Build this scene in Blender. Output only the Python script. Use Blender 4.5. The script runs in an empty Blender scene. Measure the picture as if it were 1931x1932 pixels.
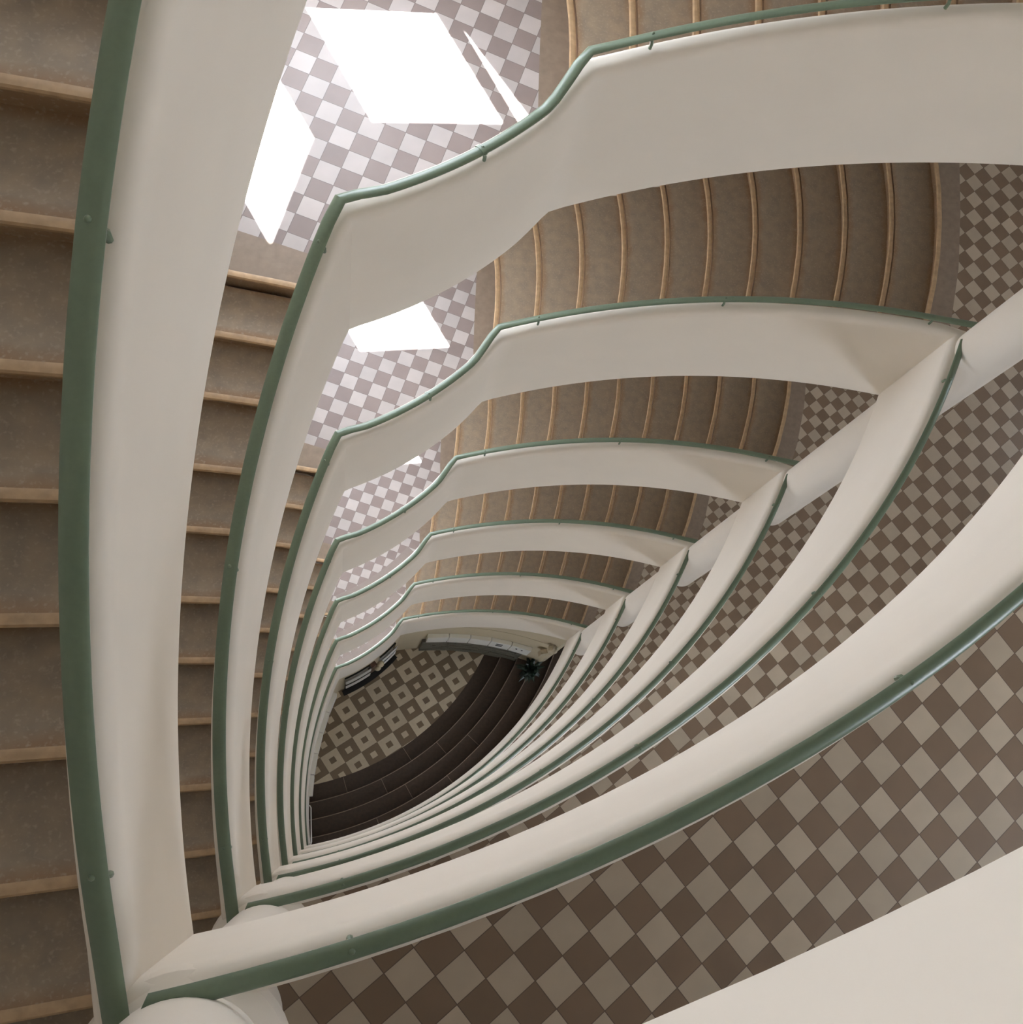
import bpy, bmesh, math, random
from mathutils import Vector, Matrix
from mathutils.geometry import tessellate_polygon
random.seed(7)
C = bpy.context.scene.collection
scene = bpy.context.scene
H = 3.6                                   # storey height in metres; plan data below are in storeys
TOP, BOT = -1.02, 7.9

# ------------------------------------------------------------------ camera
F, VX, VY, CX, CY = 2235.6, 632.5, 1553.4, 1363.0, 857.4
d = Vector((VX-CX, VY-CY, F)).normalized()
e1 = (Vector((1, 0, 0)) - d*d[0]).normalized()
e2 = d.cross(e1)
cam_data = bpy.data.cameras.new('camera')
cam = bpy.data.objects.new('camera', cam_data); C.objects.link(cam)
right = Vector((e1[0], -e2[0], -d[0])); up = -Vector((e1[1], -e2[1], -d[1])); back = -Vector((e1[2], -e2[2], -d[2]))
cam.matrix_world = Matrix(((right[0], up[0], back[0], 0), (right[1], up[1], back[1], 0), (right[2], up[2], back[2], 0), (0, 0, 0, 1)))
cam_data.sensor_fit = 'HORIZONTAL'; cam_data.sensor_width = 36
cam_data.lens = F/1931*36
cam_data.shift_x = (965.5-CX)/1931; cam_data.shift_y = (CY-966)/1931
cam_data.clip_start = 0.02; cam_data.clip_end = 200
scene.camera = cam

# ------------------------------------------------------------------ sky, sun, exposure
SKY = 9.0; SUN = 60.0
world = bpy.data.worlds.new('World'); scene.world = world; world.use_nodes = True
bg = world.node_tree.nodes['Background']
bg.inputs[0].default_value = (0.82, 0.885, 1.0, 1); bg.inputs[1].default_value = SKY
SAZ, SEL = math.radians(57.3), math.radians(61.1)
sd = Vector((math.cos(SAZ)*math.cos(SEL), -math.sin(SAZ)*math.cos(SEL), -math.sin(SEL)))
sun = bpy.data.lights.new('sun', 'SUN'); sun.energy = SUN; sun.angle = math.radians(0.6); sun.color = (1, 0.985, 0.965)
so = bpy.data.objects.new('sun', sun); C.objects.link(so)
so.rotation_euler = sd.to_track_quat('-Z', 'Y').to_euler(); so.location = (-4, 6, 6)
scene.view_settings.view_transform = 'Standard'; scene.view_settings.look = 'None'
scene.view_settings.gamma = 1; scene.view_settings.exposure = 0.72
scene.view_settings.use_curve_mapping = False
scene.cycles.max_bounces = 14; scene.cycles.diffuse_bounces = 10
scene.cycles.use_denoising = True

# ------------------------------------------------------------------ helpers
def W(x, y, z): return Vector((x*H, -y*H, -z*H))      # plan (right, down) and depth in storeys -> metres

def nmat(name, color, rough=0.5, scale=0, amt=0.0, bump=0.0, metal=0.0, spec=None, color2=None, detail=4):
    m = bpy.data.materials.new(name); m.use_nodes = True
    nt = m.node_tree; b = nt.nodes['Principled BSDF']
    b.inputs['Base Color'].default_value = (*color, 1); b.inputs['Roughness'].default_value = rough
    b.inputs['Metallic'].default_value = metal
    if spec is not None: b.inputs['Specular IOR Level'].default_value = spec
    if scale:
        tc = nt.nodes.new('ShaderNodeTexCoord'); n = nt.nodes.new('ShaderNodeTexNoise')
        n.inputs['Scale'].default_value = scale; n.inputs['Detail'].default_value = detail
        nt.links.new(tc.outputs['Object'], n.inputs['Vector'])
        if amt or color2:
            r = nt.nodes.new('ShaderNodeMapRange'); r.inputs[1].default_value = 0.3; r.inputs[2].default_value = 0.7
            nt.links.new(n.outputs['Fac'], r.inputs[0])
            mx = nt.nodes.new('ShaderNodeMix'); mx.data_type = 'RGBA'
            c2 = color2 if color2 else tuple(c*(1-amt) for c in color)
            mx.inputs[6].default_value = (*color, 1); mx.inputs[7].default_value = (*c2, 1)
            nt.links.new(r.outputs[0], mx.inputs[0]); nt.links.new(mx.outputs[2], b.inputs['Base Color'])
        if bump:
            bp = nt.nodes.new('ShaderNodeBump'); bp.inputs['Strength'].default_value = bump; bp.inputs['Distance'].default_value = 0.004
            nt.links.new(n.outputs['Fac'], bp.inputs['Height']); nt.links.new(bp.outputs['Normal'], b.inputs['Normal'])
    return m

def mathn(nt, op, a, b=None):
    n = nt.nodes.new('ShaderNodeMath'); n.operation = op
    for i, v in enumerate((a, b)):
        if v is None: continue
        if isinstance(v, (int, float)): n.inputs[i].default_value = v
        else: nt.links.new(v, n.inputs[i])
    return n.outputs[0]

def tile_mat(name, origin, edge, ang, light, dark, grout, inset=False, rough=0.45, light_even=True):
    """checker of square tiles; origin/edge in storeys, ang in plan (y down) degrees, axis of the tile edge"""
    m = bpy.data.materials.new(name); m.use_nodes = True; nt = m.node_tree; b = nt.nodes['Principled BSDF']
    tc = nt.nodes.new('ShaderNodeTexCoord'); sep = nt.nodes.new('ShaderNodeSeparateXYZ'); nt.links.new(tc.outputs['Object'], sep.inputs[0])
    x = mathn(nt, 'SUBTRACT', sep.outputs[0], origin[0]*H); y = mathn(nt, 'SUBTRACT', mathn(nt, 'MULTIPLY', sep.outputs[1], -1), origin[1]*H)
    a = math.radians(ang); ca, sa, s = math.cos(a), math.sin(a), edge*H
    u = mathn(nt, 'ADD', mathn(nt, 'MULTIPLY', x, ca/s), mathn(nt, 'MULTIPLY', y, sa/s))
    v = mathn(nt, 'ADD', mathn(nt, 'MULTIPLY', x, -sa/s), mathn(nt, 'MULTIPLY', y, ca/s))
    fu, fv = mathn(nt, 'FLOOR', u), mathn(nt, 'FLOOR', v)
    par = mathn(nt, 'FLOORED_MODULO', mathn(nt, 'ADD', fu, fv), 2.0)     # 0 = even
    au = mathn(nt, 'ABSOLUTE', mathn(nt, 'SUBTRACT', mathn(nt, 'SUBTRACT', u, fu), 0.5))
    av = mathn(nt, 'ABSOLUTE', mathn(nt, 'SUBTRACT', mathn(nt, 'SUBTRACT', v, fv), 0.5))
    mx_ = mathn(nt, 'MAXIMUM', au, av)
    if inset:
        ins = mathn(nt, 'LESS_THAN', mx_, 1/6.)
        par = mathn(nt, 'FLOORED_MODULO', mathn(nt, 'ADD', par, ins), 2.0)
    if not light_even: par = mathn(nt, 'SUBTRACT', 1.0, par)
    wn = nt.nodes.new('ShaderNodeTexWhiteNoise'); wn.noise_dimensions = '2D'
    cb = nt.nodes.new('ShaderNodeCombineXYZ'); nt.links.new(fu, cb.inputs[0]); nt.links.new(fv, cb.inputs[1]); nt.links.new(cb.outputs[0], wn.inputs['Vector'])
    mix = nt.nodes.new('ShaderNodeMix'); mix.data_type = 'RGBA'
    mix.inputs[6].default_value = (*light, 1); mix.inputs[7].default_value = (*dark, 1); nt.links.new(par, mix.inputs[0])
    hs = nt.nodes.new('ShaderNodeHueSaturation'); nt.links.new(mix.outputs[2], hs.inputs['Color'])
    ns = nt.nodes.new('ShaderNodeTexNoise'); ns.inputs['Scale'].default_value = 9; nt.links.new(tc.outputs['Object'], ns.inputs['Vector'])
    val = mathn(nt, 'ADD', mathn(nt, 'MULTIPLY', wn.outputs['Value'], 0.14), mathn(nt, 'ADD', 0.83, mathn(nt, 'MULTIPLY', ns.outputs['Fac'], 0.2)))
    nt.links.new(val, hs.inputs['Value'])
    gr = mathn(nt, 'GREATER_THAN', mx_, 0.5-0.0016/s if not inset else 0.5-0.002/s)
    m2 = nt.nodes.new('ShaderNodeMix'); m2.data_type = 'RGBA'; nt.links.new(gr, m2.inputs[0])
    nt.links.new(hs.outputs[0], m2.inputs[6]); m2.inputs[7].default_value = (*grout, 1)
    nt.links.new(m2.outputs[2], b.inputs['Base Color']); b.inputs['Roughness'].default_value = rough
    return m

WHITE = nmat('white_paint', (0.79, 0.737, 0.655), 0.55, scale=2.5, amt=0.03, bump=0.05, spec=.08)
WALLP = nmat('wall_paint', (0.76, 0.72, 0.655), 0.6, scale=2.5, amt=0.03, bump=0.1)
GREEN = nmat('green_rail_paint', (0.145, 0.20, 0.135), 0.33, scale=60, amt=0.08, bump=0.08)
STEP = nmat('worn_terrazzo', (0.36, 0.285, 0.20), 0.42, scale=14, bump=0.25, color2=(0.27, 0.225, 0.175), detail=9)
NOSE = nmat('tan_nosing', (0.50, 0.345, 0.195), 0.5, scale=25, amt=0.25, bump=0.2)
STRIPM = nmat('plain_cement_strip', (0.27, 0.21, 0.155), 0.5, scale=18, amt=0.2, bump=0.15, detail=8)
DARKSTEP = nmat('dark_red_stone', (0.065, 0.042, 0.028), 0.4, scale=18, amt=0.3, bump=0.1)
DARKNOSE = nmat('dark_stone_edge', (0.30, 0.23, 0.17), 0.4)
METAL = nmat('chrome', (0.85, 0.86, 0.84), 0.35, metal=0.6)
GLASSD = nmat('dark_door_glass', (0.015, 0.016, 0.014), 0.12)
BROWN = nmat('brown_wood', (0.09, 0.045, 0.03), 0.5, scale=20, amt=0.3)
BOXW = nmat('white_enamel', (0.80, 0.80, 0.74), 0.35)
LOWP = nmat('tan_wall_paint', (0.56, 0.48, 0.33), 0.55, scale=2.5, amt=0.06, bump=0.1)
SLOT = nmat('black_slot', (0.012, 0.011, 0.01), 0.6)
GREYST = nmat('grey_slate_cladding', (0.17, 0.16, 0.12), 0.6, scale=30, amt=0.4, bump=0.3)
CREAM = nmat('cream_plaster', (0.55, 0.48, 0.34), 0.6, scale=30, amt=0.2, bump=0.3)
LEAF = nmat('dark_leaf', (0.012, 0.028, 0.016), 0.35)
POT = nmat('dark_pot', (0.02, 0.018, 0.015), 0.5)
LIGHT_T, DARK_T, GROUT = (0.44, 0.37, 0.28), (0.195, 0.135, 0.088), (0.12, 0.085, 0.06)
BORDER = nmat('grey_border_tile', (0.27, 0.23, 0.21), 0.45, scale=10, amt=0.1)
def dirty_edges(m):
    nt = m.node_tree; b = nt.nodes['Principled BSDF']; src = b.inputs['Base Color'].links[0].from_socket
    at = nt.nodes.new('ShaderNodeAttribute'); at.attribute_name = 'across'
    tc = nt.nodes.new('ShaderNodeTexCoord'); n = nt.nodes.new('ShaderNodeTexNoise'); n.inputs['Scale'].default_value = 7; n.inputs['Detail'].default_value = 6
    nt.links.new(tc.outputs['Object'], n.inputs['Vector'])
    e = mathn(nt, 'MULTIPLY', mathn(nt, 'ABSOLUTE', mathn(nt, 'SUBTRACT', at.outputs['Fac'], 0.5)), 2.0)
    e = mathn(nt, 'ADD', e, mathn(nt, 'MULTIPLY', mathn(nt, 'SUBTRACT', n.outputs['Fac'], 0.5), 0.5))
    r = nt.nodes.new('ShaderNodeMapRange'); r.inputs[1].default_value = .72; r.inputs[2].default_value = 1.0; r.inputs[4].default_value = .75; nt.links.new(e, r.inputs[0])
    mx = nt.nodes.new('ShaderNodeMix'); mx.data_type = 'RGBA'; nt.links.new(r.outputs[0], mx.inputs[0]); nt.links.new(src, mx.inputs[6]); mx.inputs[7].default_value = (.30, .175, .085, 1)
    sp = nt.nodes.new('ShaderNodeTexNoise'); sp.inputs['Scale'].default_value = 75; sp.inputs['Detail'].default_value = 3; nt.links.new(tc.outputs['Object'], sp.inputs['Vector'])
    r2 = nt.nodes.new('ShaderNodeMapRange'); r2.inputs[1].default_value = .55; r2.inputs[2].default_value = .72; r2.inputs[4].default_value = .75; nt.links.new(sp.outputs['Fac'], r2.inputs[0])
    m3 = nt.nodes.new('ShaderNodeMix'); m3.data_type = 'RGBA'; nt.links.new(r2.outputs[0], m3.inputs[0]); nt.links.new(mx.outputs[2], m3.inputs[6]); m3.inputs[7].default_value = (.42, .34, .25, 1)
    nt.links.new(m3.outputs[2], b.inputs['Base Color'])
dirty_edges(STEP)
T1M = tile_mat('checker_tiles_first', (0.3504, 0.0145), 0.0335, 4.58-45, LIGHT_T, DARK_T, GROUT)
T2M = tile_mat('checker_tiles_lower', (1.2119, -0.819), 0.0335, 4.58-45, LIGHT_T, DARK_T, GROUT)
THM = tile_mat('checker_tiles_half', (-0.0956, -1.0426), 0.0335, 14.98, (0.43, 0.395, 0.38), (0.235, 0.192, 0.178), (0.16, 0.13, 0.12))
TGM = tile_mat('inset_square_tiles', (0, 0), 0.1, 0, (0.40, 0.36, 0.28), (0.15, 0.115, 0.075), (0.10, 0.08, 0.06), inset=True)

def link(name, bm, mat, parent=None, smooth=False):
    me = bpy.data.meshes.new(name)
    bmesh.ops.recalc_face_normals(bm, faces=bm.faces[:])
    bm.to_mesh(me); bm.free()
    if smooth:
        for p in me.polygons: p.use_smooth = True
        me.set_sharp_from_angle(angle=math.radians(35))
    o = bpy.data.objects.new(name, me); C.objects.link(o)
    for mm in (mat if isinstance(mat, (list, tuple)) else [mat]): me.materials.append(mm)
    if parent: o.parent = parent
    return o
def tag(o, label=None, cat=None, group=None, kind=None):
    if label: o['label'] = label
    if cat: o['category'] = cat
    if group: o['group'] = group
    if kind: o['kind'] = kind
    return o
def thing(name, label, cat, group=None, loc=(0, 0, 0)):
    o = bpy.data.objects.new(name, None); C.objects.link(o); o.location = loc; o.empty_display_size = 0.2
    return tag(o, label, cat, group)
def under(o, parent):            # parent while keeping mesh coordinates in world space
    o.parent = parent; o.matrix_parent_inverse = Matrix.Translation(parent.location).inverted()
    return o
def struct(o): o['kind'] = 'structure'; return o

def loft(sections, closed_ring=True, caps=True):
    bm = bmesh.new(); rows = [[bm.verts.new(p) for p in s] for s in sections]; n = len(rows[0])
    for a, b in zip(rows, rows[1:]):
        for i in range(n if closed_ring else n-1):
            j = (i+1) % n; bm.faces.new((a[i], a[j], b[j], b[i]))
    if caps and closed_ring: bm.faces.new(rows[0]); bm.faces.new(rows[-1][::-1])
    return bm
def prism(plan, ztop, zbot, bm=None):
    """plan points (storeys), ztop/zbot scalars or per-point lists (depth, storeys)"""
    own = bm is None
    bm = bm or bmesh.new(); n = len(plan)
    zt = ztop if isinstance(ztop, (list, tuple)) else [ztop]*n; zb = zbot if isinstance(zbot, (list, tuple)) else [zbot]*n
    a = [bm.verts.new(W(p[0], p[1], z)) for p, z in zip(plan, zt)]; b = [bm.verts.new(W(p[0], p[1], z)) for p, z in zip(plan, zb)]
    for t in tessellate_polygon([[Vector((p[0]*100, p[1]*100, 0)) for p in plan]]):
        try: bm.faces.new([a[i] for i in t]); bm.faces.new([b[i] for i in t[::-1]])
        except ValueError: pass
    for i in range(n): j = (i+1) % n; bm.faces.new((a[i], b[i], b[j], a[j]))
    return bm
def box(bm, c, sx, sy, sz, xdir=(1, 0)):
    """c world centre; sizes metres; xdir world plan direction of local x"""
    u = Vector((xdir[0], xdir[1], 0)).normalized(); v = Vector((-u[1], u[0], 0)); w = Vector((0, 0, 1)); c = Vector(c)
    vs = [bm.verts.new(c + u*(i*sx/2) + v*(j*sy/2) + w*(k*sz/2)) for i in (-1, 1) for j in (-1, 1) for k in (-1, 1)]
    for f in ((0, 1, 3, 2), (4, 6, 7, 5), (0, 4, 5, 1), (2, 3, 7, 6), (0, 2, 6, 4), (1, 5, 7, 3)): bm.faces.new([vs[i] for i in f])
    return bm
def tube(bm, pts, r, n=10, caps=True):
    pts = [Vector(p) for p in pts]; rows = []
    for i, p in enumerate(pts):
        t = (pts[min(i+1, len(pts)-1)] - pts[max(i-1, 0)]).normalized()
        u = t.orthogonal().normalized() if i == 0 else (rows_u - t*rows_u.dot(t)).normalized()
        rows_u = u; v = t.cross(u)
        rows.append([bm.verts.new(p + (u*math.cos(2*math.pi*k/n) + v*math.sin(2*math.pi*k/n))*r) for k in range(n)])
    for a, b in zip(rows, rows[1:]):
        for k in range(n): bm.faces.new((a[k], a[(k+1) % n], b[(k+1) % n], b[k]))
    if caps: bm.faces.new(rows[0]); bm.faces.new(rows[-1][::-1])
    return bm

# ------------------------------------------------------------------ plan of the well (storeys, y down)
zBr, zAr, zDt, zBb, zAb, zDb, zL, zH = 1.4315, 1.3854, .973, 1.8288, 1.8163, 1.3287, 1.2364, 1.7223
zBt, zAt = zBr+.023, zAr+.025
zGR = 7.5
pA, pB, pD, pC = (.2544, -.9985), (-.0485, -.7475), (1.102, -.9370), (-.1212, .1024)
def circ3(a, b, c):
    ax, ay, bx, by, cx, cy = *a, *b, *c; dd = 2*(ax*(by-cy)+bx*(cy-ay)+cx*(ay-by))
    ux = ((ax*ax+ay*ay)*(by-cy)+(bx*bx+by*by)*(cy-ay)+(cx*cx+cy*cy)*(ay-by))/dd
    uy = ((ax*ax+ay*ay)*(cx-bx)+(bx*bx+by*by)*(ax-cx)+(cx*cx+cy*cy)*(bx-ax))/dd
    return (ux, uy), math.hypot(ax-ux, ay-uy)
def arc3(a, b, c, n):
    (ux, uy), r = circ3(a, b, c); t0 = math.atan2(a[1]-uy, a[0]-ux); t1 = math.atan2(c[1]-uy, c[0]-ux); tm = math.atan2(b[1]-uy, b[0]-ux)
    dlt = (t1-t0+math.pi) % (2*math.pi)-math.pi
    dm = (tm-t0+math.pi) % (2*math.pi)-math.pi
    if dlt*dm < 0: dlt -= math.copysign(2*math.pi, dlt)
    return [(ux+r*math.cos(t0+dlt*i/n), uy+r*math.sin(t0+dlt*i/n)) for i in range(n+1)]
cL, rL = (1.409, -.1938), 1.5591
cR, rR = circ3(pA, (.62, -1.0285), pD)
cE, rE = circ3(pC, (.4900, -.1525), pD)
arcR = arc3(pD, (.62, -1.0285), pA, 36)          # D -> A
arcBA = arc3(pA, (.1396, -.8702), pB, 24)        # A -> B
arcL = arc3(pB, (-.1505, -.1742), pC, 36)        # B -> C
arcE = arc3(pC, (.4900, -.1525), pD, 48)         # C -> D (landing edge)
loop = arcR[:-1] + arcBA[:-1] + arcL[:-1] + arcE[:-1]
nR, nBA, nL, nE = 36, 24, 36, 48
N = len(loop)
for _i in (nR, nR+nBA):                           # the two window-side corners are softly rounded
    a_, b_, c_ = loop[_i-1], loop[_i], loop[_i+1]
    loop[_i] = (.1*a_[0]+.8*b_[0]+.1*c_[0], .1*a_[1]+.8*b_[1]+.1*c_[1])
def inward_normal(i):
    p0, p, p1 = loop[i-1], loop[i], loop[(i+1) % N]
    def nrm(a, b):
        dx, dy = b[0]-a[0], b[1]-a[1]; l = math.hypot(dx, dy); return (dy/l, -dx/l)
    a, b = nrm(p0, p), nrm(p, p1); mx, my = a[0]+b[0], a[1]+b[1]; l2 = (mx*mx+my*my)
    return (2*mx/l2, 2*my/l2)
cen = (sum(p[0] for p in loop)/N, sum(p[1] for p in loop)/N)
OUT = [inward_normal(i) for i in range(N)]
i0 = nR//2
if (loop[i0][0]-cen[0])*OUT[i0][0]+(loop[i0][1]-cen[1])*OUT[i0][1] < 0: OUT = [(-a, -b) for a, b in OUT]
seg = [0]
for i in range(N): seg.append(seg[-1]+math.hypot(loop[(i+1) % N][0]-loop[i][0], loop[(i+1) % N][1]-loop[i][1]))
iA, iB, iC = nR, nR+nBA, nR+nBA+nL
def lerp(a, b, t): return a+(b-a)*t
iK = iA+5                                         # the rail starts to climb a little before corner A
def prof(i):                                      # (z top, z bottom) of the stair parapet, path index 0 (D) .. iC (C below)
    if i <= iA: t = (seg[i]-seg[0])/(seg[iA]-seg[0]); return lerp(zDt, zAt, t), lerp(zDb, zAb, t)
    if i <= iK: t = (seg[i]-seg[iA])/(seg[iK]-seg[iA]); return lerp(zAt, zBt, t), lerp(zAb, zBb, t)
    if i <= iB: return zBt, zBb
    t = (seg[i]-seg[iB])/(seg[iC]-seg[iB]); return lerp(zBt, zDt+1, t), lerp(zBb, zDb+1, t)
def off(i, o): i %= N; return (loop[i][0]+OUT[i][0]*o, loop[i][1]+OUT[i][1]*o)
TW = .029                                         # parapet thickness
def parapet_section(i, zt, zb):
    r, v, r2 = .014, .019, .007; s = []
    s.append((0, zb)); s.append((0, zt+v*1.6)); s.append((0, zt+v))
    for k in (1, 2, 3, 4, 5): a = math.pi/2*k/6; s.append((r-r*math.cos(a), zt+v-v*math.sin(a)))
    s.append((r, zt)); s.append((TW-r2, zt))
    for k in (1, 2, 3): a = math.pi/2*k/4; s.append((TW-r2+r2*math.sin(a), zt+r2-r2*math.cos(a)))
    s.append((TW, zt+r2)); s.append((TW, zb))
    out = []
    for o, z in s: x, y = off(i, o); out.append(W(x, y, z))
    return out

# outer enclosure
rLo = 1.944
P0 = (-.308, -1.348)
W1 = (-.240, -1.359); W2 = (-.034, -1.395)
slA = (W2[1]-W1[1])/(W2[0]-W1[0])
def wallA_y(x): return P0[1]+slA*(x-P0[0])
def rad_pt(c, r, th, mode):                       # 'L': angle from -x axis, 'R': angle from -y axis (degrees)
    t = math.radians(th)
    return (c[0]-r*math.cos(t), c[1]+r*math.sin(t)) if mode == 'L' else (c[0]+r*math.sin(t), c[1]-r*math.cos(t))
PB1 = rad_pt(cL, rLo, -20.4, 'L')
rEo = rE+.76
XR = 1.80
def arcpts(c, r, a0, a1, n): return [(c[0]+r*math.cos(lerp(a0, a1, i/n)), c[1]+r*math.sin(lerp(a0, a1, i/n))) for i in range(n+1)]
aE0 = math.atan2(-1.0-cE[1], math.sqrt(max(rEo**2-(-1.0-cE[1])**2, 0)))
# intersection of the left outer arc with the landing outer arc
best = min(((abs(math.hypot(rad_pt(cL, rLo, t/10, 'L')[0]-cE[0], rad_pt(cL, rLo, t/10, 'L')[1]-cE[1])-rEo), t/10) for t in range(0, 600)))
tLC = best[1]; pLC = rad_pt(cL, rLo, tLC, 'L')
aLC = math.atan2(pLC[1]-cE[1], pLC[0]-cE[0])
xr = cE[0]+math.sqrt(rEo**2-(wallA_y(1.8)-cE[1])**2) if abs(wallA_y(1.8)-cE[1]) < rEo else 1.8
pRE = (xr, wallA_y(xr)); aRE = math.atan2(pRE[1]-cE[1], pRE[0]-cE[0])

# nosing lines
thL = [-20.43, -17.55, -14.59, -11.08, -8.03, -4.54, -1.48, 1.62, 5.08, 8.57, 11.93, 15.2]
thR = [-11.57, -8.45, -5.22, -2.08, 1.07, 4.18, 7.41, 10.6, 13.76, 17.02, 20.33]
dl, dr = (zL+1-zH)/12, (zH-zL)/11
def noseL(i, r): return thL[i]+(9-1.1*i)*(r-1.61)*(1 if r < 1.75 else .14/(r-1.61)+.3*(r-1.75)/(r-1.61))
def noseR(i, r): x = r-rR; return thR[i]+12.64*x-18.75*x*x-1.077*i*x+.809*i*x*x
def rRo(th):                                       # distance from cR to the outer wall along angle th
    t = math.radians(th); a, b = math.sin(t), -math.cos(t)
    return (P0[1]-cR[1]+slA*(cR[0]-P0[0]))/(b-slA*a)
def lineL(i, shift=0, r0=rL+TW, r1=rLo, n=8, dth=None):
    return [rad_pt(cL, lerp(r0, r1, k/n), (noseL(i, lerp(r0, r1, k/n)) if dth is None else noseL(i, lerp(r0, r1, k/n))+dth)+math.degrees(shift/lerp(r0, r1, k/n)), 'L') for k in range(n+1)]
def lineR(i, shift=0, n=8, dth=0):
    r0 = rR+TW; r1 = rRo(thR[i])
    for _ in range(6): r1 = rRo(noseR(i, r1)+dth)
    return [rad_pt(cR, lerp(r0, r1, k/n), noseR(i, lerp(r0, r1, k/n))+dth+math.degrees(shift/lerp(r0, r1, k/n)), 'R') for k in range(n+1)]
RS = .012                                          # riser recess behind the nosing (storeys)
def inset_line(front, back, s):
    out = []
    for (fx, fy), (bx, by) in zip(front, back):
        l = math.hypot(bx-fx, by-fy); out.append((fx+(bx-fx)*s/l, fy+(by-fy)*s/l))
    return out
ORD = ['topmost', 'second', 'third', 'fourth', 'fifth', 'sixth', 'seventh', 'eighth']

# ------------------------------------------------------------------ floors
def polyE(k):
    """landing floor outline"""
    pts = [off(i, .004) for i in range(iC, N)] + [off(0, .004)]
    a = inset_line(lineR(10), lineR(9), -RS-.004); pts += a
    pts += [pRE] + arcpts(cE, rEo, aRE, aLC, 40)[1:-1] + [pLC]
    left = [rad_pt(cL, rLo, lerp(tLC, thL[11], i/8), 'L') for i in range(1, 8)]
    pts += left + inset_line(lineL(11), lineL(10), RS*.7+.001)[::-1]
    pts += [rad_pt(cL, rL+TW, lerp(15.2, 12.2, i/3), 'L') for i in (1, 2)]
    return pts
def inside_strip(poly_line, back_line, z, name, parent=None): pass
def floor_obj(name, poly, z, zb, mat):
    bm = prism(poly, z, zb); return struct(link(name, bm, mat))
TOPL, LASTL = 0, 7
for k in range(0, 8):
    z = zL+k-1
    if k == 7: continue
    floor_obj('floor', polyE(k), z, zDb+k-1, T1M if k <= 1 else T2M)
def polyH():
    pts = [off(i, .004) for i in range(iA, iB+1)][::-1]        # B -> A
    pts += inset_line(lineR(0), lineR(1), RS+.001)
    pts += [(x, wallA_y(x)) for x in (.1, P0[0])]
    pts += [PB1]
    pts += inset_line(lineL(0), lineL(1), -RS*.7-.004)[::-1][1:]
    return pts
for k in range(-1, 7):
    floor_obj('floor', polyH(), zH+k-1, zBb+k-1, THM)
# plain cement strips bordering the tiles at the heads and feet of the flights
def strip(lineA, lineB, z, name='trim_1'):
    bm = prism(lineA+lineB[::-1], z-.0003, z+.002); return struct(link(name, bm, STRIPM))
def fixline(line_fn, pts): return pts
hR_edge = [(.2270, -1.0), (.2185, -1.09), (.2160, -1.17), (.2145, -1.25), (.2140, -1.33), (.2140, wallA_y(.214))]
lR_edge = [(1.2150, -.985), (1.2360, -1.05), (1.2512, -1.1116), (1.2767, -1.2369), (1.2919, -1.3902), (1.2976, -1.5145), (1.298, wallA_y(1.298))]
lR_edge[0] = (1.165, -.955); lR_edge[1] = (1.221, -1.020)
hL_edge = [rad_pt(cL, r, -22.5+(r-1.6)*5.5, 'L') for r in (rL+TW, 1.65, 1.7, 1.75, 1.85, rLo-.01)]
def strips():
    n = 1
    for k in range(-1, 7):
        strip(hR_edge, inset_line(lineR(0, n=len(hR_edge)-1), lineR(1, n=len(hR_edge)-1), RS+.001), zH+k-1, 'trim_%d' % n); n += 1
        strip(hL_edge, lineL(0, n=len(hL_edge)-1), zH+k-1, 'trim_%d' % n); n += 1
        # border along the window-side parapet
    for k in range(0, 7):
        strip(lineR(10, n=len(lR_edge)-1), lR_edge, zL+k-1, 'trim_%d' % n); n += 1
        strip(inset_line(lineL(11, n=6), lineL(10, n=6), RS*.7+.001), lineL(11, n=6, dth=1.7), zL+k-1, 'trim_%d' % n); n += 1
    return n
ntrim = strips()
for k in (4, 5, 6):
    ii = list(range(iA+1, iB)); bm = prism([off(i, TW*.8) for i in ii]+[off(i, .088) for i in ii[::-1]], zH+k-1-.0006, zH+k-1+.002)
    struct(link('trim_%d' % ntrim, bm, BORDER)); ntrim += 1

# ------------------------------------------------------------------ outer walls with window openings
WT = .06/H
HS, HW = .90/H, 1.58/H                              # sill above half landing, window height
def wall_piece(bm, a, b, z0, z1):
    dx, dy = b[0]-a[0], b[1]-a[1]; l = math.hypot(dx, dy); nx, ny = dy/l, -dx/l
    if (a[0]+nx-.5)**2+(a[1]+ny+.5)**2 < (a[0]-.5)**2+(a[1]+.5)**2: nx, ny = -nx, -ny
    prism([a, b, (b[0]+nx*WT, b[1]+ny*WT), (a[0]+nx*WT, a[1]+ny*WT)], z0, z1, bm)
def cut_wall(name, a, b, openings, mat=WALLP, only=None):
    """openings: list (t0,t1) distance along a->b in storeys, repeated at every half landing"""
    bm = bmesh.new(); l = math.hypot(b[0]-a[0], b[1]-a[1]); P = lambda t: (lerp(a[0], b[0], t/l), lerp(a[1], b[1], t/l))
    ts = sorted({0, l} | {t for o in openings for t in o})
    lev = range(-1, 7)
    for t0, t1 in zip(ts, ts[1:]):
        if any(abs(t0-o[0]) < 1e-6 for o in openings):
            zc = TOP
            for k in (lev if not (only and any(abs(t0-o[0]) < 1e-6 for o in only)) else (-1, 0, 1)):
                zs = zH+k-1-HS; zh = zs-HW
                if zh > zc: wall_piece(bm, P(t0), P(t1), zc, zh)
                zc = zs
            wall_piece(bm, P(t0), P(t1), zc, BOT)
        else: wall_piece(bm, P(t0), P(t1), TOP, BOT)
    bmesh.ops.remove_doubles(bm, verts=bm.verts, dist=1e-6)
    return struct(link(name, bm, mat)), P
dA = lambda x: (x-P0[0])*math.hypot(1, slA)
oA1 = (dA(W1[0])-.004, dA(W2[0])+.001); oA2 = (dA(-.0116)-.002, dA(-.0116)+.032)
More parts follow.
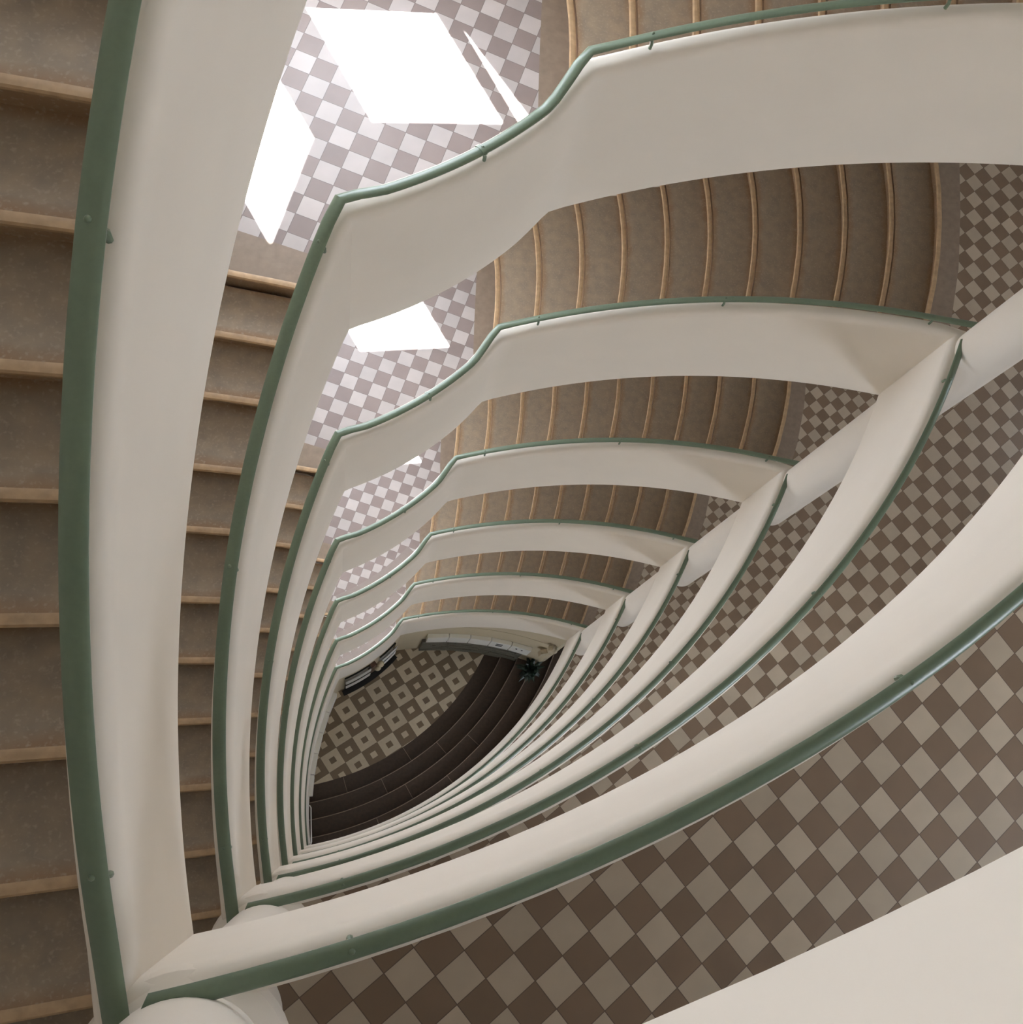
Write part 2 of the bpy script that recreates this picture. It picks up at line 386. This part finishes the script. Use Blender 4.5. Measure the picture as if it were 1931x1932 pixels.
cut_wall('wall_back', P0, pRE, [oA1, oA2], only=[oA2])
wBd = math.hypot(PB1[0]-P0[0], PB1[1]-P0[1])
oB1 = (.019, .019+.2135)
cut_wall('wall_left', P0, PB1, [oB1])
bm = bmesh.new()
pts = [rad_pt(cL, rLo, lerp(-20.4, tLC, i/30), 'L') for i in range(31)]
for a, b in zip(pts, pts[1:]): wall_piece(bm, a, b, TOP, BOT)
struct(link('wall_front', bm, WALLP))
bm = bmesh.new()
pts = arcpts(cE, rEo, aRE, aLC, 40)
FILL_WIN = [(7, 9), (21, 25)]; LS, LWH = .95/H, 1.2/H  # landing windows: unseen, added for fill light
for n_, (a, b) in enumerate(zip(pts, pts[1:])):
    if any(g[0] <= n_ < g[1] for g in FILL_WIN):
        zc = TOP
        for k in range(0, 8):
            zs = zL+k-1-LS; wall_piece(bm, a, b, zc, zs-LWH); zc = zs
        wall_piece(bm, a, b, zc, BOT)
    else: wall_piece(bm, a, b, TOP, BOT)
struct(link('wall_right', bm, WALLP))
encl = [P0] + [pRE] + arcpts(cE, rEo, aRE, aLC, 40)[1:-1] + [pLC] + [rad_pt(cL, rLo, lerp(tLC, -20.4, i/20), 'L') for i in range(1, 21)]
struct(link('ceiling', prism([(-.75, -1.95), (2.25, -1.95), (2.25, 1.2), (-.75, 1.2)], TOP-.05, TOP), WALLP))
struct(link('floor', prism([(x*1.0, y*1.0) for x, y in encl], BOT, BOT+.05), DARKSTEP))

# windows: frame + pane, and the daylight portal of each opening
GL = bpy.data.materials.new('window_glass'); GL.use_nodes = True; nt = GL.node_tree
nt.nodes.remove(nt.nodes['Principled BSDF']); tr = nt.nodes.new('ShaderNodeBsdfTransparent'); gs = nt.nodes.new('ShaderNodeBsdfGlossy'); gs.inputs['Roughness'].default_value = .02
ms = nt.nodes.new('ShaderNodeMixShader'); ms.inputs[0].default_value = .06
nt.links.new(tr.outputs[0], ms.inputs[1]); nt.links.new(gs.outputs[0], ms.inputs[2]); nt.links.new(ms.outputs[0], nt.nodes['Material Output'].inputs[0])
FRAME = nmat('window_frame_paint', (0.6, 0.6, 0.56), 0.4)
wn = [1]
def window(a, b, o, k, wedge=False):
    l = math.hypot(b[0]-a[0], b[1]-a[1]); ux, uy = (b[0]-a[0])/l, (b[1]-a[1])/l
    nx, ny = uy, -ux
    if (a[0]+nx-.5)**2+(a[1]+ny+.5)**2 < (a[0]-.5)**2+(a[1]+.5)**2: nx, ny = -nx, -ny
    P = lambda t, q: (a[0]+ux*t+nx*q, a[1]+uy*t+ny*q)
    zs = zH+k-1-HS; zh = zs-HW; bm = bmesh.new(); f = .006
    q0, q1 = WT*.75, WT*1.25
    for (t0, t1, z0, z1) in ((o[0], o[0]+.001, zh, zs), (o[1]-.001, o[1], zh, zs), (o[0], o[1], zh, zh+.002), (o[0]-.01, o[1]+.01, zs-.001, zs+f)):
        prism([P(t0, q0), P(t1, q0), P(t1, q1), P(t0, q1)], z0, z1, bm)
    if wedge:                                        # unseen leaf, added to taper the sun sliver to a wedge
        t0, t1 = o
        v = [(t1, zh), (t1, zs), (t0+.006, zs)]
        A_ = [bm.verts.new(W(*P(t, 0), z)) for t, z in v]; B_ = [bm.verts.new(W(*P(t, WT*.7), z)) for t, z in v]
        bm.faces.new(A_); bm.faces.new(B_[::-1])
        for i in range(3): j = (i+1) % 3; bm.faces.new((A_[i], B_[i], B_[j], A_[j]))
    w = struct(link('window_%d' % wn[0], bm, FRAME)); wn[0] += 1
    bm = bmesh.new(); vs = [bm.verts.new(W(*P(t, WT*1.0), z)) for t, z in ((o[0], zh), (o[1], zh), (o[1], zs), (o[0], zs))]; bm.faces.new(vs)
    link('window_pane', bm, GL, w)
    ld = bpy.data.lights.new('daylight_portal', 'AREA'); ld.shape = 'RECTANGLE'; ld.size = (o[1]-o[0])*H; ld.size_y = (zs-zh)*H; ld.energy = 1
    ld.cycles.is_portal = True
    lo = bpy.data.objects.new('daylight_portal', ld); C.objects.link(lo)
    c = W(*P((o[0]+o[1])/2, WT*1.3), (zs+zh)/2); inn = -Vector((nx, -ny, 0)); lo.location = c
    lo.rotation_euler = inn.to_track_quat('-Z', 'Z').to_euler()
for k in range(-1, 7):
    window(P0, pRE, oA1, k); window(P0, PB1, oB1, k)
    if k < 2: window(P0, pRE, oA2, k, wedge=True)

wp = arcpts(cE, rEo, aRE, aLC, 40)
for k in range(0, 8):  # unseen landing windows, added to brighten landings and well faces
    for g in FILL_WIN:
        zs = zL+k-1-LS; zh = zs-LWH; bm = bmesh.new()
        def pq(j, q): v = (wp[j][0]-cE[0], wp[j][1]-cE[1]); l = math.hypot(*v); return (wp[j][0]+v[0]/l*q, wp[j][1]+v[1]/l*q)
        for j in range(g[0], g[1]):
            for z0, z1, q0 in ((zh, zh+.008, 0), (zs-.008, zs+.004, -.01)):
                prism([pq(j, q0), pq(j+1, q0), pq(j+1, .02), pq(j, .02)], z0, z1, bm)
        for j in (g[0], (g[0]+g[1])//2, g[1]):
            c = W(*pq(j, .01), (zs+zh)/2); v = (wp[j][0]-cE[0], wp[j][1]-cE[1]); box(bm, c, .04, .05, LWH*H, (v[0], -v[1]))
        w = struct(link('window_%d' % wn[0], bm, FRAME)); wn[0] += 1
        bm = loft([[W(*pq(j, .011), zh), W(*pq(j, .011), zs)] for j in range(g[0], g[1]+1)], False); link('window_pane', bm, GL, w)
        ld = bpy.data.lights.new('daylight_portal', 'AREA'); ld.shape = 'RECTANGLE'; ld.size = math.dist(wp[g[0]], wp[g[1]])*H*1.05; ld.size_y = LWH*H; ld.energy = 1; ld.cycles.is_portal = True
        lo = bpy.data.objects.new('daylight_portal', ld); C.objects.link(lo); jm = (g[0]+g[1])//2
        lo.location = W(*pq(jm, .045), (zs+zh)/2); v = (wp[jm][0]-cE[0], wp[jm][1]-cE[1]); lo.rotation_euler = (-Vector((v[0], -v[1], 0))).to_track_quat('-Z', 'Z').to_euler()

# ------------------------------------------------------------------ parapets
for k in range(0, 7):
    secs = [parapet_section(i % N, zDt+k-1, zDb+k-1) for i in list(range(iC, N+1))]
    o = link('landing_parapet', loft(secs), WHITE, smooth=True)
    tag(o, '%s curved white parapet edging a checkered landing, counted down from the camera' % ORD[k].capitalize(), 'parapet', 'landing parapets')
    secs = [parapet_section(i, prof(i)[0]+k-1, prof(i)[1]+k-1) for i in range(0, iC+1)]
    o = link('stair_parapet', loft(secs), WHITE, smooth=True)
    tag(o, '%s white parapet winding beside the stairs and sunlit half landing, counted down' % ORD[k].capitalize(), 'parapet', 'stair parapets')

# ------------------------------------------------------------------ handrails
def rail_section(i, o, z, w=.034, h=.0165, tilt=20, wmul=1.0, n=14):
    """flat oval rail leaning outward"""
    x, y = off(i, o); c = W(x, y, z); ox, oy = OUT[i % N]; l = math.hypot(ox, oy); U = Vector((ox/l, -oy/l, 0))
    t = math.radians(tilt); A_ = (U*math.cos(t)+Vector((0, 0, -1))*math.sin(t)); B_ = (Vector((0, 0, 1))*math.cos(t)+U*math.sin(t))
    s = []
    for q in range(n):
        a = 2*math.pi*q/n; ca, sa = math.cos(a), math.sin(a)
        s.append(c + A_*(w*l*wmul*ca) + B_*(h*sa))
    return s
def roff(i):
    if i <= iA: return .0235
    if i <= iB-3: return lerp(.020, .0155, min((i-iA)/4, 1)) if i > iA+4 else lerp(.0235, .0155, (i-iA)/4)
    if i <= iB: return lerp(.0155, .021, (i-iB+3)/3)
    t = (i-iB)/(iC-iB)
    return lerp(.021, .019, t*2) if t < .5 else lerp(.019, .0125, t*2-1)
RZ = .0235
def bracket(i, o, z, parent, L=.07):
    x, y = off(i, o); c = W(x, y, z); ox, oy = OUT[i % N]; l = math.hypot(ox, oy); U = Vector((ox/l, -oy/l, 0))
    foot = c - U*.022 + Vector((0, 0, -L)); 
    bm = bmesh.new(); tube(bm, [foot, foot+Vector((0, 0, .035)), c+Vector((0, 0, -.006))], .0095, 8)
    under(link('bracket', bm, GREEN, None, True), parent)
    bm = bmesh.new(); bmesh.ops.create_uvsphere(bm, u_segments=8, v_segments=6, radius=.009)
    bmesh.ops.translate(bm, verts=bm.verts, vec=c+Vector((0, 0, .0135))+U*.004)
    under(link('screw_cap', bm, GREEN, None, True), parent)
def at_frac(i0, i1, t): return int(round(lerp(i0, i1, t)))
for k in range(0, 7):
    root = thing('landing_handrail', ('Green handrail of the landing at the camera, just outside the lower right of view' if k == 0 else '%s green handrail on a landing parapet seen in view, counted down the well' % ORD[k-1].capitalize()), 'handrail', 'landing handrails', W(*pC, zDt+k-1))
    idx = list(range(iC, N+1))
    rs = [rail_section(i, .0165, zDt-RZ+k-1, wmul=.84) for i in idx]
    rs[0] = [a.lerp(b, .42) for a, b in zip(rs[0], rs[1])]; rs[-1] = [a.lerp(b, .5) for a, b in zip(rs[-1], rs[-2])]
    bm = loft(rs)
    under(link('rail', bm, GREEN, None, True), root)
    for t in (.085, .38, .62, .94): bracket(at_frac(iC, N, t) % N, .0165, zDt-RZ+k-1, root)
    root = thing('stair_handrail', '%s green handrail following the left flight and half landing, counted down the well' % ORD[k].capitalize(), 'handrail', 'stair handrails', W(*pB, zBr+k-1))
    secs = [rail_section(i, roff(i), prof(i)[0]-RZ+k-1, wmul=(.85 if i <= iA else (.95 if i < iB else 1))) for i in range(0, iC)]
    # run a little past corner C to end at the column
    s_last = rail_section(iC-1, roff(iC-1), prof(iC-1)[0]-RZ+k-1); s_prev = rail_section(iC-3, roff(iC-3), prof(iC-3)[0]-RZ+k-1)
    dv = (sum(s_last, Vector())-sum(s_prev, Vector()))/len(s_last); dv.normalize()
    secs.append([p+dv*.30 for p in s_last])
    # and a little past corner D to its column
    s0 = rail_section(1, roff(1), prof(1)[0]-RZ+k-1); s1 = rail_section(3, roff(3), prof(3)[0]-RZ+k-1)
    dv = (sum(s0, Vector())-sum(s1, Vector()))/len(s0); dv.normalize()
    secs = [[p+dv*.26 for p in s0]] + secs[1:]
    under(link('rail', loft(secs), GREEN, None, True), root)
    for i in (at_frac(0, iA, .06), at_frac(0, iA, .5), at_frac(0, iA, .91), at_frac(iA, iB, .5), iB+2, at_frac(iB, iC, .5), iC-3):
        bracket(i, roff(i), prof(i)[0]-RZ+k-1, root)
    i = at_frac(iA, iB, .52); bm = bmesh.new(); ss = [rail_section(j, roff(j), prof(j)[0]-RZ+k-1, w=.038, h=.019) for j in (i, i+1)]
    mid = [lerp(a, b, .35) for a, b in zip(*ss)]
    under(link('joint_sleeve', loft([ss[0], mid]), GREEN, None, True), root)

# ------------------------------------------------------------------ stair flights
def nosing(front, back, z, parent):
    """rounded tan edge following the front line; front/back plan lines"""
    secs = []
    for (fx, fy), (bx, by) in zip(front, back):
        a, b = W(fx, fy, z), W(bx, by, z); u = (a-b); u.z = 0; u.normalize(); zz = Vector((0, 0, 1))
        c = a
        secs.append([c-u*.030+zz*.0005, c-u*.030-zz*.02, c-u*.018-zz*.030, c-zz*.026, c+u*.008-zz*.016, c+u*.008-zz*.004, c+u*.002+zz*.003, c-u*.011+zz*.004, c-u*.023+zz*.0035])
    link('nosing', loft(secs), NOSE, parent, True)
def step_mesh(front, back, z, depth):
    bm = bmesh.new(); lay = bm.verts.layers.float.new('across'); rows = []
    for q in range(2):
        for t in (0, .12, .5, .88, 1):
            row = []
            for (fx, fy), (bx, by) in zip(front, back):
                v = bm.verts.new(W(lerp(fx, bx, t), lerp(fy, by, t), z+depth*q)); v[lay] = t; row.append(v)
            rows.append(row)
    n = len(front)
    for a, b in [(0, 1), (1, 2), (2, 3), (3, 4), (9, 8), (8, 7), (7, 6), (6, 5), (4, 9), (5, 0)]:
        for i in range(n-1): bm.faces.new((rows[a][i], rows[a][i+1], rows[b][i+1], rows[b][i]))
    for i in (0, n-1):
        ring = [rows[j][i] for j in (0, 1, 2, 3, 4, 9, 8, 7, 6, 5)]; bm.faces.new(ring)
    return bm
for k in range(0, 7):
    # left flight: from half landing k down to landing k+1
    fl = thing('stair_flight', '%s brown flight of worn steps on the left side, counted down the well' % ORD[k].capitalize(), 'stairs', 'left-hand stair flights')
    for i in range(1, 12):
        z = zH+k-1+i*dl
        fr, bk = lineL(i), lineL(i-1)
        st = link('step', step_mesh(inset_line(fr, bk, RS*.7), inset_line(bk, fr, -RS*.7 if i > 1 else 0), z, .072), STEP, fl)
        nosing(fr, bk, z, st)
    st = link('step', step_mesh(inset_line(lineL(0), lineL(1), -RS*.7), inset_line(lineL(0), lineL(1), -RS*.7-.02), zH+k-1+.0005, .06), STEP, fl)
    nosing(lineL(0), lineL(0, dth=-3), zH+k-1-.0005, st)
    # sloping soffit slab
    n = 12; a = [rad_pt(cL, rL+TW, lerp(-20.4, 13.5, i/n), 'L') for i in range(n+1)]; b = [rad_pt(cL, rLo-.001, lerp(-20.4, 13.5, i/n), 'L') for i in range(n+1)]
    zz = [lerp(zBb, zDb+1, min(1, i/n)) + k-1-.002 for i in range(n+1)]
    secs = [[W(*a[i], zz[i]-.045), W(*b[i], zz[i]-.045), W(*b[i], zz[i]), W(*a[i], zz[i])] for i in range(n+1)]
    link('soffit_slab', loft(secs), WALLP, fl)
    # right flight: from landing k down to half landing k
    fl = thing('stair_flight', ('Brown curved flight of steps just above the top edge of the view' if k == 0 else '%s brown curved flight with tan nosings at upper right, counted down the well' % ORD[k-1].capitalize()), 'stairs', 'right-hand stair flights')
    for i in range(0, 10):
        z = zH+k-1-(i+1)*dr
        fr, bk = lineR(i), lineR(i+1)
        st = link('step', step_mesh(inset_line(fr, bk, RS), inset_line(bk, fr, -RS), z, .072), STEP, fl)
        nosing(fr, bk, z, st)
    z = zL+k-1
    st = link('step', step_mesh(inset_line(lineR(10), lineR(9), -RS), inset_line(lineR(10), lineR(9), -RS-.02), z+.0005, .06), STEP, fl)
    nosing(lineR(10), lineR(10, dth=3), z-.0005, st)
    a = [rad_pt(cR, rR+TW, lerp(-11.2, 19.4, i/n), 'R') for i in range(n+1)]
    b = [rad_pt(cR, rRo(lerp(-11.2, 19.4, i/n))-.002, lerp(-11.2, 19.4, i/n), 'R') for i in range(n+1)]
    zz = [lerp(zAb, zDb, i/n)+k-1-.002 for i in range(n+1)]
    secs = [[W(*a[i], zz[i]-.035), W(*b[i], zz[i]-.035), W(*b[i], zz[i]), W(*a[i], zz[i])] for i in range(n+1)]
    link('soffit_slab', loft(secs), WALLP, fl)

# ------------------------------------------------------------------ columns
colC, rC_ = (-.087, .170), .0575
colD, rD_ = (1.160, -.902), .0545
def cyl(bm, c, r, z0, z1, n=48, bev=0):
    rows = []
    lv = [(z0, r), (z1, r)]
    for z, rr in lv: rows.append([bm.verts.new(W(c[0]+rr*math.cos(2*math.pi*i/n), c[1]+rr*math.sin(2*math.pi*i/n), z)) for i in range(n)])
    for i in range(n): j = (i+1) % n; bm.faces.new((rows[0][i], rows[0][j], rows[1][j], rows[1][i]))
    bm.faces.new(rows[0]); bm.faces.new(rows[1][::-1]); return bm
for k in range(1, 7):
    z1 = zL+k-1; z0 = zDb+k-2
    for (c, r, nm) in ((colC, rC_, 'lower-left'), (colD, rD_, 'right')):
        root = thing('column', ('Round white column just outside the right edge of the view' if nm == 'right' and k == 1 else '%s round white column at the %s corner of the landings, counted down' % (ORD[k-(2 if nm == 'right' else 1)].capitalize(), nm)), 'column', 'columns at the %s corner' % nm, W(*c, z1))
        under(link('shaft', cyl(bmesh.new(), c, r, z0, z1), WHITE, None, True), root)
        if nm == 'right': continue
        n = 48
        bm = bmesh.new(); rows = []
        for rr, zz in ((r, zDt-.003), (r+.006, zDt), (r+.014, zDt+.006), (r+.0165, zDt+.014), (r+.0165, zDt+.03), (r, zDt+.045)):
            rows.append([bm.verts.new(W(c[0]+rr*math.cos(2*math.pi*i/n), c[1]+rr*math.sin(2*math.pi*i/n), zz+k-1)) for i in range(n)])
        for a, b in zip(rows, rows[1:]):
            for i in range(n): j = (i+1) % n; bm.faces.new((a[i], a[j], b[j], b[i]))
        under(link('collar', bm, WHITE, None, True), root)

# ------------------------------------------------------------------ ground floor of the well
def un(px, py, z):
    c = Vector((px-CX, py-CY, F)); a, b, g = c.dot(e1), c.dot(e2), c.dot(d); return (a/g*z, b/g*z)
g0 = un(770.07, 1266.75, zGR); gu = un(795.07, 1337.0, zGR)
ge, gang = .1035, -35.4
ga = math.radians(gang); go = (g0[0]-ge/2*(math.cos(ga)-math.sin(ga)), g0[1]-ge/2*(math.sin(ga)+math.cos(ga)))
TGM2 = tile_mat('entrance_inset_tiles', go, ge, gang, (0.60, 0.52, 0.38), (0.20, 0.145, 0.09), (0.10, 0.08, 0.06), inset=True)
TGM2.node_tree.nodes['Principled BSDF'].inputs['Roughness'].default_value = .3
aC_, aD_ = math.atan2(1.0, .25), math.atan2(.2, 1.0)
big = [(-.30, -1.34), (1.5, -1.5), (1.5, -.2), (.2, .3), (-.3, .3)]
def sector(r0, r1, a0, a1, n=40): return arcpts(cE, r0, a0, a1, n) + arcpts(cE, r1, a1, a0, n)
aa0, aa1 = math.radians(2), math.radians(84)
struct(link('floor', prism([(-.42, -1.33), (pRE[0], pRE[1]+.002), (cE[0]+1.322*math.cos(aa0), cE[1]+1.322*math.sin(aa0))] + arcpts(cE, 1.322, aa0, aa1, 50)[1:] + [(-.45, cE[1]+1.322)], zGR, zGR+.05), TGM2))
est = thing('entrance_steps', 'Dark curved stone steps rising from the patterned entrance floor at the bottom of the well', 'steps')
rr_ = [1.322, 1.418, 1.513, 1.610, 1.705, 1.80, 1.895]
for i in range(len(rr_)-1):
    z = zGR-i*.0439+(.0 if i else -.001)
    st = link('step', prism(sector(rr_[i], rr_[i+1]+.002, aa0, aa1), z, zGR+.04), DARKSTEP, est)
    if i:
        bm = bmesh.new(); tube(bm, [W(*p, z+.001) for p in arcpts(cE, rr_[i]+.001, aa0, aa1, 60)], .009, 6)
        link('edge', bm, DARKNOSE, st)
    for a in ((54, 70), (47, 62), (58, 41), (50, 66), (40,), (60,))[i]:
        t = math.radians(a); p, q = (cE[0]+(rr_[i]+.004)*math.cos(t), cE[1]+(rr_[i]+.004)*math.sin(t)), (cE[0]+(rr_[i+1]-.004)*math.cos(t), cE[1]+(rr_[i+1]-.004)*math.sin(t))
        bm = bmesh.new(); tube(bm, [W(*p, z+.0003), W(*q, z+.0003)], .0055, 6); link('joint', bm, DARKNOSE, st)
zG2 = zL+6
poly7 = arcpts(cE, 1.893, aa0, aa1, 40) + arcpts(cE, rEo, aa1, aa0, 40)
struct(link('floor', prism(poly7, zG2, zGR+.04), T2M))
# walls closing the well below the last parapets
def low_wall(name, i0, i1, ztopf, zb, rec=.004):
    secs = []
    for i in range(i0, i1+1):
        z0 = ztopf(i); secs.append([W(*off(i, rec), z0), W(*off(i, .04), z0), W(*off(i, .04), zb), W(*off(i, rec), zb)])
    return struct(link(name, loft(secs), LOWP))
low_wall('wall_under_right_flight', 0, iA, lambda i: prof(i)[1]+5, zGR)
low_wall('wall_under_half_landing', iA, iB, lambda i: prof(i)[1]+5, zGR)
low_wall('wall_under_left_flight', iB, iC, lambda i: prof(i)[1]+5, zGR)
bm = bmesh.new()
tube(bm, [W(*off(i, .003), 6.648) for i in range(0, iA+1)], .006, 6); struct(link('trim_%d' % ntrim, bm, CREAM)); ntrim += 1

# wall boxes along the right and left curved walls
def box_units(c, r, t0, t1, n, mode, where, name_grp):
    for j in range(n):
        a0, a1 = lerp(t0, t1, j/n)+.09, lerp(t0, t1, (j+1)/n)-.09
        q = [rad_pt(c, r-.019, a0, mode), rad_pt(c, r-.019, a1, mode), rad_pt(c, r+.003, a1, mode), rad_pt(c, r+.003, a0, mode)]
        root = thing('letterbox', '%s of five white wall boxes on the %s wall at the bottom' % (('First', 'Second', 'Third', 'Fourth', 'Last')[j], where), 'letterbox', name_grp, W(*q[0], 7.09))
        under(link('casing', prism(q, 6.90, 7.09), BOXW), root)
        m = (a0+a1)/2; w = (a1-a0)*.36
        q = [rad_pt(c, r-.020, a0+.25, mode), rad_pt(c, r-.020, a1-.25, mode), rad_pt(c, r-.0185, a1-.25, mode), rad_pt(c, r-.0185, a0+.25, mode)]
        dr_ = under(link('door', prism(q, 6.915, 7.08), BOXW), root)
        if where == 'right' and j == 3:
            for z in (6.94, 6.99):
                q = [rad_pt(c, r-.0225, m-w*.6, mode), rad_pt(c, r-.0225, m+w*.3, mode), rad_pt(c, r-.0195, m+w*.3, mode), rad_pt(c, r-.0195, m-w*.6, mode)]
                under(link('slot', prism(q, z, z+.02), SLOT), root)
        if where == 'right' and j == 4:
            for mm, z in ((m-w*.7, 6.955), (m+w*.1, 6.955)):
                q = [rad_pt(c, r-.0225, mm, mode), rad_pt(c, r-.0225, mm+.35, mode), rad_pt(c, r-.0195, mm+.35, mode), rad_pt(c, r-.0195, mm, mode)]
                under(link('slot', prism(q, z, z+.02), SLOT), root)
box_units(cR, rR, -5.8, 15.9, 5, 'R', 'right', 'wall boxes on the right')
box_units(cL, rL, -18.4, 2.1, 5, 'L', 'left', 'wall boxes on the left')
# ribbed slate plinth below the right row
root = thing('slate_plinth', 'Grey layered slate ledge under the right row of white wall boxes', 'ledge', None, W(.6, -1.02, zGR))
bm = bmesh.new()
random.seed(3)
for row in range(7):
    z0 = 7.105+row*.055; t = -6.3
    while t < 14.6:
        w = random.uniform(1.6, 3.4); t1 = min(t+w, 14.9); o = random.uniform(.012, .017)
        q = [rad_pt(cR, rR-o, t+.03, 'R'), rad_pt(cR, rR-o, t1-.03, 'R'), rad_pt(cR, rR+.003, t1-.03, 'R'), rad_pt(cR, rR+.003, t+.03, 'R')]
        prism(q, z0+.002, z0+.053, bm); t = t1
under(link('stone_courses', bm, GREYST), root)
# entrance doors under the half landing
def door_leaf(i0, i1, n):
    bm = bmesh.new(); secs = []
    for i in range(i0, i1+1): secs.append([W(*off(i, -.006), 6.93), W(*off(i, .006), 6.93), W(*off(i, .006), zGR-.002), W(*off(i, -.006), zGR-.002)])
    dd = struct(link('door_%d' % n, loft(secs), GLASSD))
    for z in (6.99, 7.06, 7.20, 7.27):
        bm = bmesh.new(); tube(bm, [W(*off(i, -.018), z) for i in range(i0, i1+1)], .014, 8); link('push_bar', bm, METAL, dd)
door_leaf(iB-11, iB-2, 1); door_leaf(iA+2, iA+9, 2)
bm = bmesh.new(); secs = [[W(*off(i, -.004), 7.20), W(*off(i, .006), 7.20), W(*off(i, .006), zGR-.002), W(*off(i, -.004), zGR-.002)] for i in range(iA+9, iB-9)]
struct(link('door_3', loft(secs), GLASSD))
mm = link('shade_strip', prism([off(i, -.002) for i in range(iA+1, iB)]+[off(i, -.036) for i in range(iB-1, iA, -1)], zGR-.004, zGR), SLOT)  # flat black strip painting the shade and dark door bottoms
tag(mm, 'Long black strip standing for shade and door bottoms along the foot of the entrance doors at the bottom', 'shade_strip')
# intercom and ornament between the doors
root = thing('wall_cabinet', 'Small brown cabinet with cream knobs between the two entrance doors', 'cabinet', None, W(*off(iA+12, -.01), 7.05))
bm = bmesh.new(); secs = [[W(*off(i, -.022), 6.93), W(*off(i, .005), 6.93), W(*off(i, .005), 7.19), W(*off(i, -.022), 7.19)] for i in range(iA+11, iA+14)]
under(link('body', loft(secs), BROWN), root)
for j, z in ((iA+10, 6.95), (iA+11, 7.03)):
    bm = bmesh.new(); bmesh.ops.create_uvsphere(bm, u_segments=12, v_segments=8, radius=.07); bmesh.ops.translate(bm, verts=bm.verts, vec=W(*off(j, -.03), z))
    under(link('knob', bm, CREAM, None, True), root)
# ornament at the foot of the right corner
root = thing('plaster_bracket', 'Cream carved plaster bracket on the wall corner beside the dark doorway', 'ornament', None, W(1.06, -.94, 6.75))
bm = bmesh.new(); bmesh.ops.create_icosphere(bm, subdivisions=3, radius=.10)
for v in bm.verts: v.co *= 1+.18*math.sin(v.co.x*60)*math.sin(v.co.z*45)
bmesh.ops.scale(bm, verts=bm.verts, vec=(1, 1, 1.5)); bmesh.ops.translate(bm, verts=bm.verts, vec=W(1.075, -.928, 6.62))
under(link('carved_head', bm, CREAM, None, True), root)
bm = bmesh.new(); box(bm, W(1.05, -.935, 6.82), .14, .10, .34, (1, .25)); under(link('backplate', bm, CREAM), root)
# plant on the steps
pp = un(998, 1264, 7.33)
zp = zGR-3*.0439
root = thing('potted_plant', 'Dark leafy plant in a pot on the curved stone steps near the right wall', 'plant', None, W(*pp, zp))
bm = bmesh.new(); n = 20; rows = []
for rr, zz in ((.09, 0), (.14, .28), (.15, .28), (.15, .31), (.13, .31), (.12, .26)):
    rows.append([bm.verts.new(W(*pp, zp)+Vector((rr*math.cos(2*math.pi*i/n), rr*math.sin(2*math.pi*i/n), zz))) for i in range(n)])
for a, b in zip(rows, rows[1:]):
    for i in range(n): bm.faces.new((a[i], a[(i+1) % n], b[(i+1) % n], b[i]))
bm.faces.new(rows[0]); bm.faces.new(rows[-1])
under(link('pot', bm, POT, None, True), root)
bm = bmesh.new(); random.seed(11)
for _ in range(90):
    a = random.uniform(0, 2*math.pi); el = random.uniform(.1, 1.4); L = random.uniform(.2, .38)
    dirv = Vector((math.cos(a)*math.cos(el), math.sin(a)*math.cos(el), math.sin(el))); base = W(*pp, zp)+Vector((0, 0, .28)); side = dirv.cross(Vector((0, 0, 1))).normalized()
    tip = base+dirv*L+Vector((0, 0, -.12*math.cos(el))); mid = base+dirv*L*.6
    v = [bm.verts.new(p) for p in (base, mid+side*.035, tip, mid-side*.035)]; m_ = bm.verts.new(mid+Vector((0, 0, .015)))
    for i in range(4): bm.faces.new((v[i], v[(i+1) % 4], m_))
under(link('leaves', bm, LEAF), root)
# tubular handrail on the left wall beside the entrance steps
root = thing('wall_handrail', 'Thin bent metal tube handrail by the dark entrance steps under the left flight', 'handrail', None, W(*un(587, 1560, 7.05), 7.05))
pth = [un(579, 1520, 7.05), un(585, 1520, 7.05), un(587, 1524, 7.05), un(587.5, 1560, 6.98), un(588, 1588, 6.92), un(586.5, 1593, 6.92), un(581, 1597, 6.92)]
zs_ = [7.05, 7.05, 7.05, 6.98, 6.92, 6.92, 6.92]
bm = bmesh.new(); tube(bm, [W(*p, z) for p, z in zip(pth, zs_)], .012, 8); under(link('tube', bm, METAL, None, True), root)
